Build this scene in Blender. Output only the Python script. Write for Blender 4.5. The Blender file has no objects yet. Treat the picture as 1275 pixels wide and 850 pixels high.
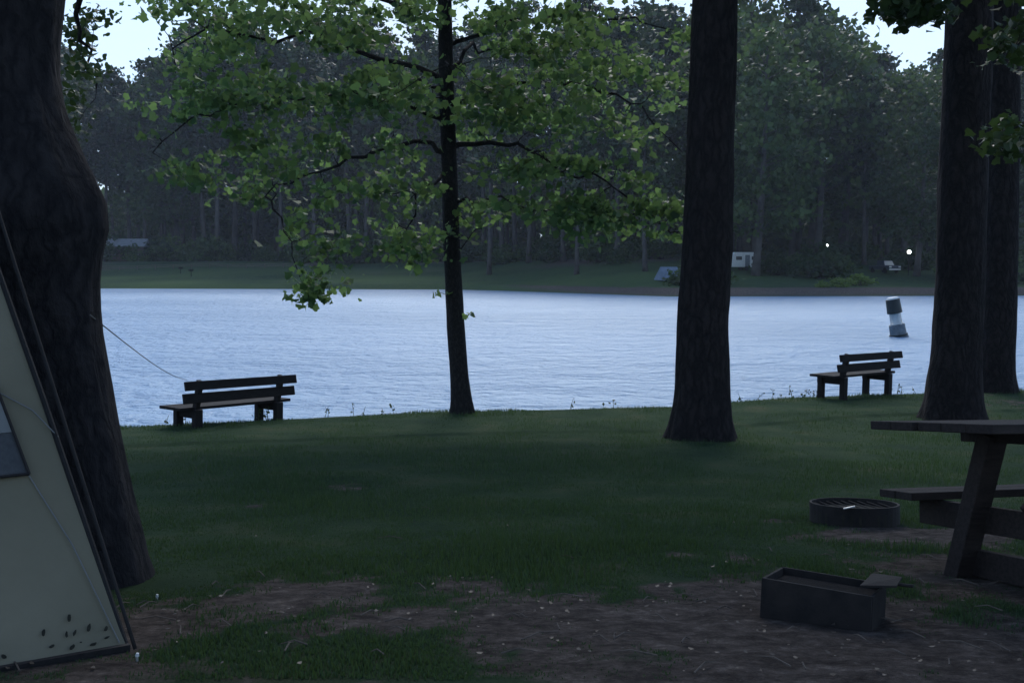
import bpy, math, random
import numpy as np
from mathutils import Vector, Matrix

random.seed(7); rng = np.random.default_rng(11)
R = math.radians
sc = bpy.context.scene
C = sc.collection

# ------------------------------------------------------------------ camera
F, CX, CY, HOR = 1200.0, 637.5, 425.0, 336.0
PITCH = math.atan((CY - HOR) / F)
cam = bpy.data.cameras.new('camera'); camo = bpy.data.objects.new('camera', cam); C.objects.link(camo)
cam.sensor_width = 36; cam.lens = 36 * F / 1275; cam.clip_start = .05; cam.clip_end = 6000
camo.location = (0, 0, 0); camo.rotation_euler = (R(90) - PITCH, 0, 0)
sc.camera = camo

# ------------------------------------------------------------------ light
SUN_EL, SUN_AZ = R(42), R(4)          # azimuth measured from +Y towards +X
w = bpy.data.worlds.new('World'); sc.world = w; w.use_nodes = True
nt = w.node_tree; nt.nodes.clear()
wo = nt.nodes.new('ShaderNodeOutputWorld'); bg = nt.nodes.new('ShaderNodeBackground')
sky = nt.nodes.new('ShaderNodeTexSky'); sky.sky_type = 'NISHITA'; sky.sun_disc = False
sky.sun_elevation = SUN_EL; sky.sun_rotation = SUN_AZ
sky.air_density = 1.0; sky.dust_density = 0.3; sky.ozone_density = 5.0
bg.inputs['Strength'].default_value = 0.15
tc_ = nt.nodes.new('ShaderNodeTexCoord'); mp_ = nt.nodes.new('ShaderNodeMapping'); mp_.inputs['Scale'].default_value = (1, 1, 2.6)
nz_ = nt.nodes.new('ShaderNodeTexNoise'); nz_.inputs['Scale'].default_value = 3.2; nz_.inputs['Detail'].default_value = 7; nz_.inputs['Roughness'].default_value = .55
rp_ = nt.nodes.new('ShaderNodeMapRange'); rp_.inputs[1].default_value = .38; rp_.inputs[2].default_value = .62; rp_.inputs[3].default_value = .5; rp_.inputs[4].default_value = .97
mc_ = nt.nodes.new('ShaderNodeMix'); mc_.data_type = 'RGBA'; mc_.inputs['B'].default_value = (3.55, 4.4, 5.5, 1)   # thin high cloud
nt.links.new(tc_.outputs['Generated'], mp_.inputs[0]); nt.links.new(mp_.outputs[0], nz_.inputs['Vector']); nt.links.new(nz_.outputs['Fac'], rp_.inputs[0])
sx_ = nt.nodes.new('ShaderNodeSeparateXYZ'); el_ = nt.nodes.new('ShaderNodeMapRange'); mu_ = nt.nodes.new('ShaderNodeMath'); mu_.operation = 'MULTIPLY'
el_.inputs[1].default_value = .28; el_.inputs[2].default_value = .6; el_.inputs[3].default_value = 1; el_.inputs[4].default_value = .0   # the cloud thins out overhead
nt.links.new(tc_.outputs['Generated'], sx_.inputs[0]); nt.links.new(sx_.outputs['Z'], el_.inputs[0])
nt.links.new(rp_.outputs[0], mu_.inputs[0]); nt.links.new(el_.outputs[0], mu_.inputs[1]); nt.links.new(mu_.outputs[0], mc_.inputs['Factor']); nt.links.new(sky.outputs[0], mc_.inputs['A']); nt.links.new(mc_.outputs['Result'], bg.inputs[0]); nt.links.new(bg.outputs[0], wo.inputs[0])
sun = bpy.data.lights.new('sun', 'SUN'); sun.energy = 1.7; sun.angle = R(32); sun.color = (1, .98, .94)
suno = bpy.data.objects.new('sun', sun); C.objects.link(suno)
sd = Vector((math.sin(SUN_AZ) * math.cos(SUN_EL), math.cos(SUN_AZ) * math.cos(SUN_EL), math.sin(SUN_EL)))
suno.rotation_euler = sd.to_track_quat('Z', 'Y').to_euler()
sc.view_settings.view_transform = 'Standard'; sc.view_settings.look = 'None'
sc.view_settings.exposure = 0.66; sc.view_settings.gamma = 1
sc.render.engine = 'CYCLES'
sc.cycles.use_denoising = True
sc.cycles.max_bounces = 6; sc.cycles.diffuse_bounces = 3; sc.cycles.glossy_bounces = 3
sc.cycles.transmission_bounces = 4; sc.cycles.volume_bounces = 0; sc.cycles.transparent_max_bounces = 8
sc.cycles.caustics_reflective = False; sc.cycles.caustics_refractive = False

# ------------------------------------------------------------------ helpers
def at(px, py, D):
    """photo reading (px, py) at D metres ahead -> world point"""
    a = (px - CX) / F; b = (CY - py) / F
    dy = math.cos(PITCH) + b * math.sin(PITCH); dz = b * math.cos(PITCH) - math.sin(PITCH)
    return Vector((a / dy * D, D, dz / dy * D))

def hash3(i, j, k, s=0):
    n = (i.astype(np.int64) * 73856093) ^ (j.astype(np.int64) * 19349663) ^ (k.astype(np.int64) * 83492791) ^ (s * 2654435761)
    n = (n ^ (n >> 13)) * 1274126177 & 0xffffffff
    n = (n ^ (n >> 16)) * 2246822519 & 0xffffffff
    return (n & 0xffffff) / float(0xffffff)

def vnoise(x, y, z=None, s=0):
    x = np.asarray(x, float); y = np.asarray(y, float); z = np.zeros_like(x) if z is None else np.asarray(z, float)
    xi, yi, zi = np.floor(x), np.floor(y), np.floor(z)
    u, v, t = x - xi, y - yi, z - zi
    u, v, t = u*u*(3-2*u), v*v*(3-2*v), t*t*(3-2*t)
    r = 0
    for a in (0, 1):
        for b in (0, 1):
            for c in (0, 1):
                r = r + hash3(xi + a, yi + b, zi + c, s) * (u if a else 1-u) * (v if b else 1-v) * (t if c else 1-t)
    return r * 2 - 1

def fbm(x, y, z=None, s=0, o=4):
    r = 0; a = 1; f = 1; n = 0
    for k in range(o):
        r = r + a * vnoise(np.asarray(x)*f, np.asarray(y)*f, None if z is None else np.asarray(z)*f, s + k); n += a; a *= .5; f *= 2.03
    return r / n

def tag(o, label=None, cat=None, group=None, kind=None):
    if label: o['label'] = label
    if cat: o['category'] = cat
    if group: o['group'] = group
    if kind: o['kind'] = kind
    return o

def empty(name, loc=(0, 0, 0), rot=(0, 0, 0)):
    o = bpy.data.objects.new(name, None); C.objects.link(o)
    o.location = loc; o.rotation_euler = rot; o.empty_display_size = .2
    return o

def mesh_from(name, V, faces, mat, parent=None, smooth=False):
    me = bpy.data.meshes.new(name)
    V = np.asarray(V, np.float32)
    if isinstance(faces, np.ndarray):
        n, k = faces.shape
        me.vertices.add(len(V)); me.vertices.foreach_set('co', V.ravel())
        me.loops.add(n * k); me.loops.foreach_set('vertex_index', faces.astype(np.int32).ravel())
        me.polygons.add(n); me.polygons.foreach_set('loop_start', np.arange(0, n * k, k, dtype=np.int32))
        me.polygons.foreach_set('loop_total', np.full(n, k, np.int32))
        me.update(calc_edges=True)
    else:
        me.from_pydata([tuple(map(float, v)) for v in V], [], faces); me.update()
    if mat: me.materials.append(mat)
    if smooth: me.polygons.foreach_set('use_smooth', np.ones(len(me.polygons), bool))
    o = bpy.data.objects.new(name, me); C.objects.link(o); o.parent = parent
    return o

class MB:
    """collects simple solids into one mesh"""
    def __init__(s): s.V = []; s.F = []
    def add(s, V, F_):
        b = len(s.V); s.V += [Vector(v) for v in V]; s.F += [tuple(i + b for i in f) for f in F_]; return s
    def box(s, c, d, M=None, wob=0):
        V = []
        for x in (-.5, .5):
            for y in (-.5, .5):
                for z in (-.5, .5):
                    v = Vector((x*d[0], y*d[1], z*d[2]))
                    if wob: v += Vector((random.uniform(-wob, wob), random.uniform(-wob, wob), random.uniform(-wob, wob)))
                    if M is not None: v = M @ v
                    V.append(v + Vector(c))
        return s.add(V, [(0,1,3,2),(4,6,7,5),(0,4,5,1),(2,3,7,6),(0,2,6,4),(1,5,7,3)])
    def beam(s, a, b, w_, h, up=(0, 0, 1)):
        a, b = Vector(a), Vector(b); d = b - a; x = d.normalized()
        up = Vector(up) if abs(Vector(up).dot(x)) < .95 else Vector((0, 1, 0)); y = up.cross(x).normalized(); z = x.cross(y)
        M = Matrix((x, y, z)).transposed()
        return s.box((a + b) / 2, (d.length, w_, h), M)
    def tube(s, pts, r, n=8, cap=True):
        pts = [Vector(p) for p in pts]
        rr = r if isinstance(r, (list, tuple)) else [r] * len(pts)
        V = []; ref = Vector((0, 0, 1))
        for i, p in enumerate(pts):
            t = (pts[min(i+1, len(pts)-1)] - pts[max(i-1, 0)]).normalized()
            rf = ref if abs(t.dot(ref)) < .95 else Vector((1, 0, 0))
            u = t.cross(rf).normalized(); v = t.cross(u)
            for k in range(n):
                a = 2 * math.pi * k / n
                V.append(p + (u * math.cos(a) + v * math.sin(a)) * rr[i])
        F_ = []
        for i in range(len(pts) - 1):
            for k in range(n):
                F_.append((i*n+k, i*n+(k+1) % n, (i+1)*n+(k+1) % n, (i+1)*n+k))
        if cap: F_ += [tuple(range(n))[::-1], tuple((len(pts)-1)*n + k for k in range(n))]
        return s.add(V, F_)
    def build(s, name, mat, parent=None, bevel=0, smooth=False):
        o = mesh_from(name, s.V, s.F, mat, parent, smooth)
        if bevel:
            m = o.modifiers.new('bevel', 'BEVEL'); m.width = bevel; m.segments = 2; m.limit_method = 'ANGLE'
        return o

# ------------------------------------------------------------------ materials
def nodes(name):
    m = bpy.data.materials.new(name); m.use_nodes = True
    t = m.node_tree; b = t.nodes['Principled BSDF']
    return m, t, b
def N(t, kind, **kw):
    n = t.nodes.new(kind)
    for k, v in kw.items(): setattr(n, k, v)
    return n
def ramp(t, fac, stops):
    r = N(t, 'ShaderNodeValToRGB'); e = r.color_ramp.elements
    e[0].position, e[0].color = stops[0][0], (*stops[0][1], 1)
    e[1].position, e[1].color = stops[-1][0], (*stops[-1][1], 1)
    for p, c in stops[1:-1]:
        q = e.new(p); q.color = (*c, 1)
    t.links.new(fac, r.inputs[0]); return r.outputs[0]
def noise(t, scale, detail=5, vec=None, rough=.6, stretch=None):
    n = N(t, 'ShaderNodeTexNoise'); n.inputs['Scale'].default_value = scale
    n.inputs['Detail'].default_value = detail; n.inputs['Roughness'].default_value = rough
    tc = N(t, 'ShaderNodeTexCoord'); src = tc.outputs['Object'] if vec is None else vec
    if stretch:
        mp = N(t, 'ShaderNodeMapping'); mp.inputs['Scale'].default_value = stretch
        t.links.new(src, mp.inputs[0]); src = mp.outputs[0]
    t.links.new(src, n.inputs['Vector']); return n.outputs['Fac']
def bump(t, b, h, dist, strength=1):
    n = N(t, 'ShaderNodeBump'); n.inputs['Distance'].default_value = dist; n.inputs['Strength'].default_value = strength
    t.links.new(h, n.inputs['Height']); t.links.new(n.outputs[0], b.inputs['Normal'])

def mat_plain(name, c1, c2, scale=6, rough=.8, metal=0, bd=.002, stretch=None, spec=.3):
    m, t, b = nodes(name)
    f = noise(t, scale, 6, stretch=stretch)
    t.links.new(ramp(t, f, [(.3, c1), (.7, c2)]), b.inputs['Base Color'])
    b.inputs['Roughness'].default_value = rough; b.inputs['Metallic'].default_value = metal
    b.inputs['Specular IOR Level'].default_value = spec
    if bd: bump(t, b, noise(t, scale * 6, 4, stretch=stretch), bd)
    return m

def mat_bark(name, c1, c2, c3, scale, dist):
    m, t, b = nodes(name)
    v = N(t, 'ShaderNodeTexVoronoi', feature='DISTANCE_TO_EDGE'); v.inputs['Scale'].default_value = scale
    tc = N(t, 'ShaderNodeTexCoord'); mp = N(t, 'ShaderNodeMapping'); mp.inputs['Scale'].default_value = (1, 1, .28)
    nz = N(t, 'ShaderNodeTexNoise'); nz.inputs['Scale'].default_value = scale * .6; nz.inputs['Detail'].default_value = 4
    t.links.new(tc.outputs['Object'], nz.inputs['Vector'])
    mx = N(t, 'ShaderNodeMix', data_type='VECTOR'); mx.inputs['Factor'].default_value = .12
    t.links.new(tc.outputs['Object'], mx.inputs['A']); t.links.new(nz.outputs['Color'], mx.inputs['B'])
    t.links.new(mx.outputs['Result'], mp.inputs[0]); t.links.new(mp.outputs[0], v.inputs['Vector'])
    n2 = noise(t, scale * 2.5, 6, stretch=(1, 1, .4))
    a = N(t, 'ShaderNodeMath', operation='MULTIPLY_ADD'); a.inputs[1].default_value = 1.6
    t.links.new(v.outputs['Distance'], a.inputs[0]); t.links.new(n2, a.inputs[2])
    t.links.new(ramp(t, a.outputs[0], [(.3, c1), (.6, c2), (1., c3)]), b.inputs['Base Color'])
    b.inputs['Roughness'].default_value = .95; b.inputs['Specular IOR Level'].default_value = .1
    bump(t, b, a.outputs[0], dist, .8)
    return m

def mat_leaf(name, stops, trans=.4, clump=.6, tcol=(.16, .26, .04), each=0):
    m, t, b = nodes(name)
    t.nodes.remove(b); out = t.nodes['Material Output']
    g = N(t, 'ShaderNodeNewGeometry'); f = noise(t, clump, 2)
    a = N(t, 'ShaderNodeMath', operation='ADD'); s = N(t, 'ShaderNodeMath', operation='MULTIPLY'); s.inputs[1].default_value = .45
    t.links.new(g.outputs['Random Per Island'], s.inputs[0]); t.links.new(s.outputs[0], a.inputs[0])
    s2 = N(t, 'ShaderNodeMath', operation='MULTIPLY'); s2.inputs[1].default_value = .6
    t.links.new(f, s2.inputs[0]); t.links.new(s2.outputs[0], a.inputs[1])
    src = a.outputs[0]
    if each:                                   # every tree has a tone of its own
        oi = N(t, 'ShaderNodeObjectInfo'); ma = N(t, 'ShaderNodeMath', operation='MULTIPLY_ADD'); ma.inputs[1].default_value = each
        t.links.new(oi.outputs['Random'], ma.inputs[0]); t.links.new(src, ma.inputs[2])
        mb_ = N(t, 'ShaderNodeMath', operation='SUBTRACT'); mb_.inputs[1].default_value = each / 2; t.links.new(ma.outputs[0], mb_.inputs[0]); src = mb_.outputs[0]
    col = ramp(t, src, stops)
    d = N(t, 'ShaderNodeBsdfPrincipled'); d.inputs['Roughness'].default_value = .5; d.inputs['Specular IOR Level'].default_value = .25
    tr = N(t, 'ShaderNodeBsdfTranslucent'); mx = N(t, 'ShaderNodeMixShader'); mx.inputs[0].default_value = trans
    mc = N(t, 'ShaderNodeMix', data_type='RGBA'); mc.inputs['Factor'].default_value = .6; mc.inputs['B'].default_value = (*tcol, 1)
    t.links.new(col, mc.inputs['A']); t.links.new(mc.outputs['Result'], tr.inputs[0])
    t.links.new(col, d.inputs['Base Color'])
    t.links.new(d.outputs[0], mx.inputs[1]); t.links.new(tr.outputs[0], mx.inputs[2]); t.links.new(mx.outputs[0], out.inputs[0])
    return m

M = {}
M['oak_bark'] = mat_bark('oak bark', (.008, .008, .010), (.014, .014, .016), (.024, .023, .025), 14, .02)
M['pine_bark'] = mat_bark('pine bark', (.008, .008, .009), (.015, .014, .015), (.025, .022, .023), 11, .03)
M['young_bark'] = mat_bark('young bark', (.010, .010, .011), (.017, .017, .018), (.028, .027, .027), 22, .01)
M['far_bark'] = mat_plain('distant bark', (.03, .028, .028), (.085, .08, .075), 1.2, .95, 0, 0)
M['leaf'] = mat_leaf('broad leaf', [(.28, (.012, .030, .014)), (.52, (.028, .062, .02)), (.65, (.055, .115, .032)), (.76, (.21, .31, .09))], .5, .8, (.23, .36, .11))
M['leaf_dark'] = mat_leaf('dark leaf', [(.2, (.012, .024, .01)), (.8, (.035, .065, .02))], .25, .4, (.08, .13, .03))
M['needles'] = mat_leaf('pine needles', [(.2, (.012, .022, .012)), (.8, (.03, .05, .022))], .15, .3, (.05, .08, .03))
M['far_needles'] = mat_leaf('distant needles', [(.2, (.006, .016, .010)), (.55, (.018, .036, .019)), (.95, (.06, .095, .04))], .2, .3, (.07, .12, .03), .5)
M['far_leaf'] = mat_leaf('distant leaves', [(.2, (.008, .020, .010)), (.55, (.026, .052, .018)), (.95, (.09, .14, .04))], .3, .3, (.13, .21, .05), .5)
M['grass'] = mat_leaf('grass blade', [(.25, (.013, .036, .021)), (.6, (.024, .060, .031)), (.92, (.06, .092, .042))], .32, .5, (.10, .16, .03))
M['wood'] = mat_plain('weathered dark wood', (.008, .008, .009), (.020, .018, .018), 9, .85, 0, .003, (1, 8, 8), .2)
M['table_wood'] = mat_plain('brown stained wood', (.014, .012, .012), (.036, .028, .026), 8, .8, 0, .003, (1, 7, 7), .2)
M['canvas'] = mat_plain('khaki tent canvas', (.135, .128, .092), (.18, .17, .125), 1.6, .9, 0, .004, None, .15)
M['canvas_grey'] = mat_plain('grey tent canvas', (.13, .14, .14), (.16, .17, .17), 4, .9, 0, .0006)
M['black_trim'] = mat_plain('black webbing', (.008, .008, .009), (.015, .015, .016), 40, .8, 0, .001)
M['mud'] = mat_plain('dark dried mud', (.012, .013, .01), (.03, .03, .022), 30, .95, 0, .001)
M['mesh'] = mat_plain('dark window mesh', (.04, .045, .05), (.06, .065, .07), 60, .8, 0, .0004)
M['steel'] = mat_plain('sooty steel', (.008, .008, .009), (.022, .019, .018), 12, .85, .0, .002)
M['rope'] = mat_plain('grey rope', (.10, .10, .10), (.18, .18, .17), 60, .9)
M['pale_metal'] = mat_plain('pale metal', (.5, .5, .5), (.65, .65, .63), 20, .4, .6, 0)
M['white_paint'] = mat_plain('white paint', (.42, .46, .47), (.58, .6, .6), 3, .5, 0, 0)
M['buoy_dark'] = mat_plain('dark green buoy paint', (.008, .014, .016), (.018, .028, .03), 5, .5, 0, .001)
M['buoy_grey'] = mat_plain('worn grey buoy paint', (.07, .09, .11), (.16, .19, .21), 5, .6, 0, .001)
M['glass'] = mat_plain('dark window glass', (.02, .025, .03), (.03, .035, .04), 2, .08, 0, 0, None, .6)
M['rubber'] = mat_plain('black rubber', (.012, .012, .012), (.02, .02, .02), 10, .8)
M['truck_paint'] = mat_plain('dark blue paint', (.02, .03, .05), (.03, .04, .06), 1, .3, 0, 0, None, .6)
M['roof'] = mat_plain('grey tin roof', (.18, .19, .2), (.28, .29, .3), 2, .5, .2, .002)
M['cabin_wall'] = mat_plain('brown boards', (.07, .055, .045), (.13, .11, .09), 3, .85, 0, .003, (1, 1, 8))
M['blue_fabric'] = mat_plain('pale blue tent fabric', (.10, .14, .19), (.16, .20, .26), 2, .8, 0, .001)
M['litter'] = mat_leaf('dry leaf', [(.2, (.025, .02, .017)), (.8, (.07, .058, .048))], .1, 2, (.1, .07, .04))
M['twig'] = mat_plain('grey twig', (.05, .042, .036), (.12, .10, .085), 20, .9)

# ------------------------------------------------------------------ terrain
WATER = -3.0
LIPX = [-60, -12, -5.8, -4.2, -1.05, 2.7, 5.55, 10.4, 16, 60]
LIPY = [8, 13.2, 14.5, 15.1, 16.3, 16.9, 18.4, 19.6, 20.6, 26]
SHX = [-400, -66, -25, -10, -2, 18, 44, 60, 90, 400]
SHY = [170, 157, 150, 148, 140, 109, 111, 113, 118, 190]
def lip(x): return np.interp(x, LIPX, LIPY)
def shore(x): return np.interp(x, SHX, SHY)
def gz(x, y):
    x = np.asarray(x, float); y = np.asarray(y, float)
    z = np.interp(y, [-60, -4, 2, 8, 14, 20, 30], [-.9, -1.0, -1.16, -1.91, -2.38, -2.47, -2.5])
    lp = lip(x); d = y - lp - .25
    drop = .42 * (np.sqrt(d*d + .12) + d) / 2 - .42 * (math.sqrt(.0625+.12) - .25) / 2
    z = z - np.where(d > -3, drop, 0)
    z = z + .025 * fbm(x * .5, y * .5, s=3, o=3) * np.clip(1 - (y-14)/6, .4, 1)
    z = np.maximum(z, -5.5)
    sh = shore(x); e = y - sh
    far = np.interp(e, [-30, -1.5, 0, 1.2, 12, 45, 110, 400, 2500], [-5.5, -3.5, -3.0, -2.3, -1.7, 1.6, 3.2, 6, 14]) + .5 * fbm(x*.05, y*.05, s=9, o=3) * np.clip(e / 20, 0, 1)
    far = far + .12*fbm(x*.5, y*.5, s=5, o=3)*np.clip((e+1)/3, 0, 1)
    return np.where(y > 60, far, z)
def gpt(px, py):
    lo, hi = 1.5, 21.
    for _ in range(40):
        m = (lo + hi) / 2; p = at(px, py, m)
        if p.z < float(gz(p.x, p.y)): hi = m
        else: lo = m
    p = at(px, py, lo); return p
SOIL = []
for px, py, rx, ry, s in [(1000, 800, 420, 75, 1.25), (1230, 720, 160, 40, .9), (760, 790, 260, 60, 1.), (600, 730, 160, 22, .65), (330, 745, 190, 26, 1.0),
                          (230, 765, 90, 40, .9), (480, 775, 190, 22, .85), (1150, 666, 150, 10, 1.3), (930, 650, 80, 6, .6), (880, 690, 140, 9, .45), (1090, 695, 120, 10, .5),
                          (440, 712, 120, 14, .6), (640, 820, 200, 20, .8), (420, 605, 55, 6, .55), (320, 630, 14, 4, .7), (700, 560, 90, 7, .35), (1240, 500, 60, 14, .5), (160, 790, 90, 50, .8), (640, 850, 900, 60, .48)]:
    a, b, c = gpt(px, py), gpt(px + rx, py), gpt(px, py - ry)
    e = gpt(px, min(py + ry, 900))
    SOIL.append((a.x, a.y, abs(b.x - a.x), max(abs(c.y - a.y), abs(e.y - a.y)), s))
def soil(x, y):
    x = np.asarray(x, float); y = np.asarray(y, float)
    r = np.zeros_like(x)
    for cx, cy, ax, ay, s in SOIL:
        q = ((x-cx)/ax)**2 + ((y-cy)/ay)**2
        r = np.maximum(r, s * np.exp(-q * .75) * (.75 + .25 * (q < 1)))
    n = fbm(x * 2.2, y * 1.6, s=21, o=4) * .55 + fbm(x * 9, y * 6, s=31, o=4) * .7
    return np.clip((r + n * .75 - .42) * 1.9, 0, 1)

def geom(a, b, n): return a * (b / a) ** (np.arange(1, n + 1) / n)
xs = np.concatenate([-(12 + geom(.3, 2500, 70))[::-1], np.arange(-12, 12.01, .075), 12 + geom(.3, 2500, 70)])
ys = np.concatenate([-(geom(.5, 60, 14))[::-1], np.arange(0, 2, .25), np.arange(2, 23.5, .07), 23.5 + geom(.3, 78, 30), np.arange(102.5, 235, 1.1), 235 + geom(4, 2400, 30)])
X, Y = np.meshgrid(xs, ys); Z = gz(X, Y)
Sv = soil(X, Y)
Z = Z + np.where(Y < 20, .012 * fbm(X*6, Y*6, s=41, o=3) * (0.4 + Sv), 0)
ny, nx = X.shape
idx = np.arange(ny * nx).reshape(ny, nx)
Fq = np.stack([idx[:-1, :-1], idx[:-1, 1:], idx[1:, 1:], idx[1:, :-1]], -1).reshape(-1, 4)
# ground material
m, t, b = nodes('ground'); M['ground'] = m
at_ = N(t, 'ShaderNodeAttribute'); at_.attribute_name = 'soil'
gN = noise(t, 14, 6); gB = noise(t, 1.3, 4)
grasscol = ramp(t, gB, [(.3, (.020, .042, .024)), (.55, (.036, .062, .032)), (.75, (.065, .075, .042))])
soilcol = ramp(t, noise(t, 9, 10, rough=.85, stretch=(.8, 1.1, 1)), [(.34, (.026, .022, .020)), (.47, (.07, .058, .051)), (.57, (.12, .10, .088)), (.7, (.27, .23, .20))])
add = N(t, 'ShaderNodeMath', operation='MULTIPLY_ADD'); add.inputs[1].default_value = .5
t.links.new(gN, add.inputs[0]); t.links.new(at_.outputs['Fac'], add.inputs[2])
fac = ramp(t, add.outputs[0], [(.42, (0, 0, 0)), (.75, (1, 1, 1))])
mx = N(t, 'ShaderNodeMix', data_type='RGBA'); t.links.new(fac, mx.inputs['Factor'])
md_ = N(t, 'ShaderNodeAttribute'); md_.attribute_name = 'pale_grass'; mm = N(t, 'ShaderNodeMix', data_type='RGBA'); mm.inputs['B'].default_value = (.065, .10, .04, 1)
t.links.new(md_.outputs['Fac'], mm.inputs['Factor']); t.links.new(grasscol, mm.inputs['A']); t.links.new(mm.outputs['Result'], mx.inputs['A']); t.links.new(soilcol, mx.inputs['B'])
t.links.new(mx.outputs['Result'], b.inputs['Base Color']); b.inputs['Roughness'].default_value = 1; b.inputs['Specular IOR Level'].default_value = .05
bump(t, b, noise(t, 22, 8, rough=.8), .035)
# soil attribute also holds the bare strip at the far water's edge
E = Y - shore(X)
far_s = np.exp(-((E - 2.2) / 2.)**2) * np.clip((X + 6) / 16, .15, 1) + .5 * np.clip(fbm(X*.08, Y*.08, s=77, o=3) + np.clip((E-25)/40, -.5, .5), 0, 1)
Sv = np.where(Y > 60, far_s, Sv)
g = mesh_from('ground', np.stack([X, Y, Z], -1).reshape(-1, 3), Fq, m, None, True)
a_ = g.data.attributes.new('soil', 'FLOAT', 'POINT'); a_.data.foreach_set('value', Sv.astype(np.float32).ravel())
md = np.where(Y > 60, np.clip(.55 + .9 * fbm(X*.07, Y*.1, s=55, o=3), 0, 1) * np.clip(1.4 - E / 45, 0, 1), 0)   # paler tone mixed into the grass across the lake
a_ = g.data.attributes.new('pale_grass', 'FLOAT', 'POINT'); a_.data.foreach_set('value', md.astype(np.float32).ravel())
tag(g, kind='structure')

# ------------------------------------------------------------------ lake
wx = np.concatenate([-(90 + geom(10, 600, 8))[::-1], np.arange(-90, 90.1, 3), 90 + geom(10, 600, 8)])
wy = np.concatenate([[10], np.arange(14, 200, 3.)])
WX, WY = np.meshgrid(wx, wy); n1, n2 = WX.shape; ii = np.arange(n1*n2).reshape(n1, n2)
wf = np.stack([ii[:-1, :-1], ii[:-1, 1:], ii[1:, 1:], ii[1:, :-1]], -1).reshape(-1, 4)
m, t, b = nodes('lake water'); M['water'] = m
b.inputs['Base Color'].default_value = (.0, .15, .36, 1); b.inputs['Roughness'].default_value = .35; b.inputs['IOR'].default_value = 3.0
def wn(scale, st, det, rot=0):
    nz = N(t, 'ShaderNodeTexNoise'); nz.inputs['Scale'].default_value = scale; nz.inputs['Detail'].default_value = det; nz.inputs['Roughness'].default_value = .6
    mp = N(t, 'ShaderNodeMapping'); mp.inputs['Scale'].default_value = st; mp.inputs['Rotation'].default_value = (0, 0, rot)
    tc = N(t, 'ShaderNodeTexCoord'); t.links.new(tc.outputs['Object'], mp.inputs[0]); t.links.new(mp.outputs[0], nz.inputs['Vector']); return nz.outputs['Fac']
b.inputs['Specular Tint'].default_value = (.88, .97, 1, 1)
n_a = wn(1.7, (1.1, 1, 1), 6, .25); n_b = wn(.42, (.8, 1, 1), 4, -.15); n_c = wn(.03, (.5, 1, 1), 2)
s1 = N(t, 'ShaderNodeMath', operation='MULTIPLY_ADD'); s1.inputs[1].default_value = 2.0
t.links.new(n_b, s1.inputs[0]); t.links.new(n_a, s1.inputs[2])
bp = N(t, 'ShaderNodeBump'); bp.inputs['Distance'].default_value = .85
st_ = N(t, 'ShaderNodeMapRange'); st_.inputs[1].default_value = .35; st_.inputs[2].default_value = .6; st_.inputs[3].default_value = .75; st_.inputs[4].default_value = 1.
t.links.new(n_c, st_.inputs[0]); t.links.new(st_.outputs[0], bp.inputs['Strength'])
t.links.new(s1.outputs[0], bp.inputs['Height']); t.links.new(bp.outputs[0], b.inputs['Normal'])
tag(mesh_from('water', np.stack([WX, WY, np.full_like(WX, WATER)], -1).reshape(-1, 3), wf, m, None, True), kind='structure')

# ------------------------------------------------------------------ vegetation helpers
LEAF5 = np.array([(0, -.5), (.22, -.28), (.5, -.12), (.3, .1), (.28, .36), (0, .55), (-.28, .36), (-.3, .1), (-.5, -.12), (-.22, -.28)])
LEAF6 = np.array([(0, -.5), (.3, -.2), (.28, .2), (0, .5), (-.28, .2), (-.3, -.2)])
LEAF4 = np.array([(0, -.5), (.36, 0), (0, .5), (-.36, 0)])
def leaves_mesh(P, size, shape=LEAF6, up=.6, r=None, jit=.35):
    """P: (n,3) leaf positions; up: how much leaf planes lie level"""
    r = r or rng
    n = len(P); k = len(shape)
    nrm = r.normal(size=(n, 3)); nrm /= np.linalg.norm(nrm, axis=1)[:, None]
    nrm = nrm * (1 - up) + np.array([0, 0, 1]) * up; nrm /= np.linalg.norm(nrm, axis=1)[:, None] + 1e-9
    a = r.normal(size=(n, 3)); u = np.cross(nrm, a); u /= np.linalg.norm(u, axis=1)[:, None] + 1e-9
    v = np.cross(nrm, u)
    s = size * (1 + jit * r.uniform(-1, 1, n))
    fold = (np.abs(shape[:, 0]) * .35)
    V = P[:, None, :] + (u[:, None, :] * shape[None, :, 0:1] + v[:, None, :] * shape[None, :, 1:2] - nrm[:, None, :] * fold[None, :, None]) * s[:, None, None]
    return V.reshape(-1, 3), np.arange(n * k).reshape(n, k)

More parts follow.
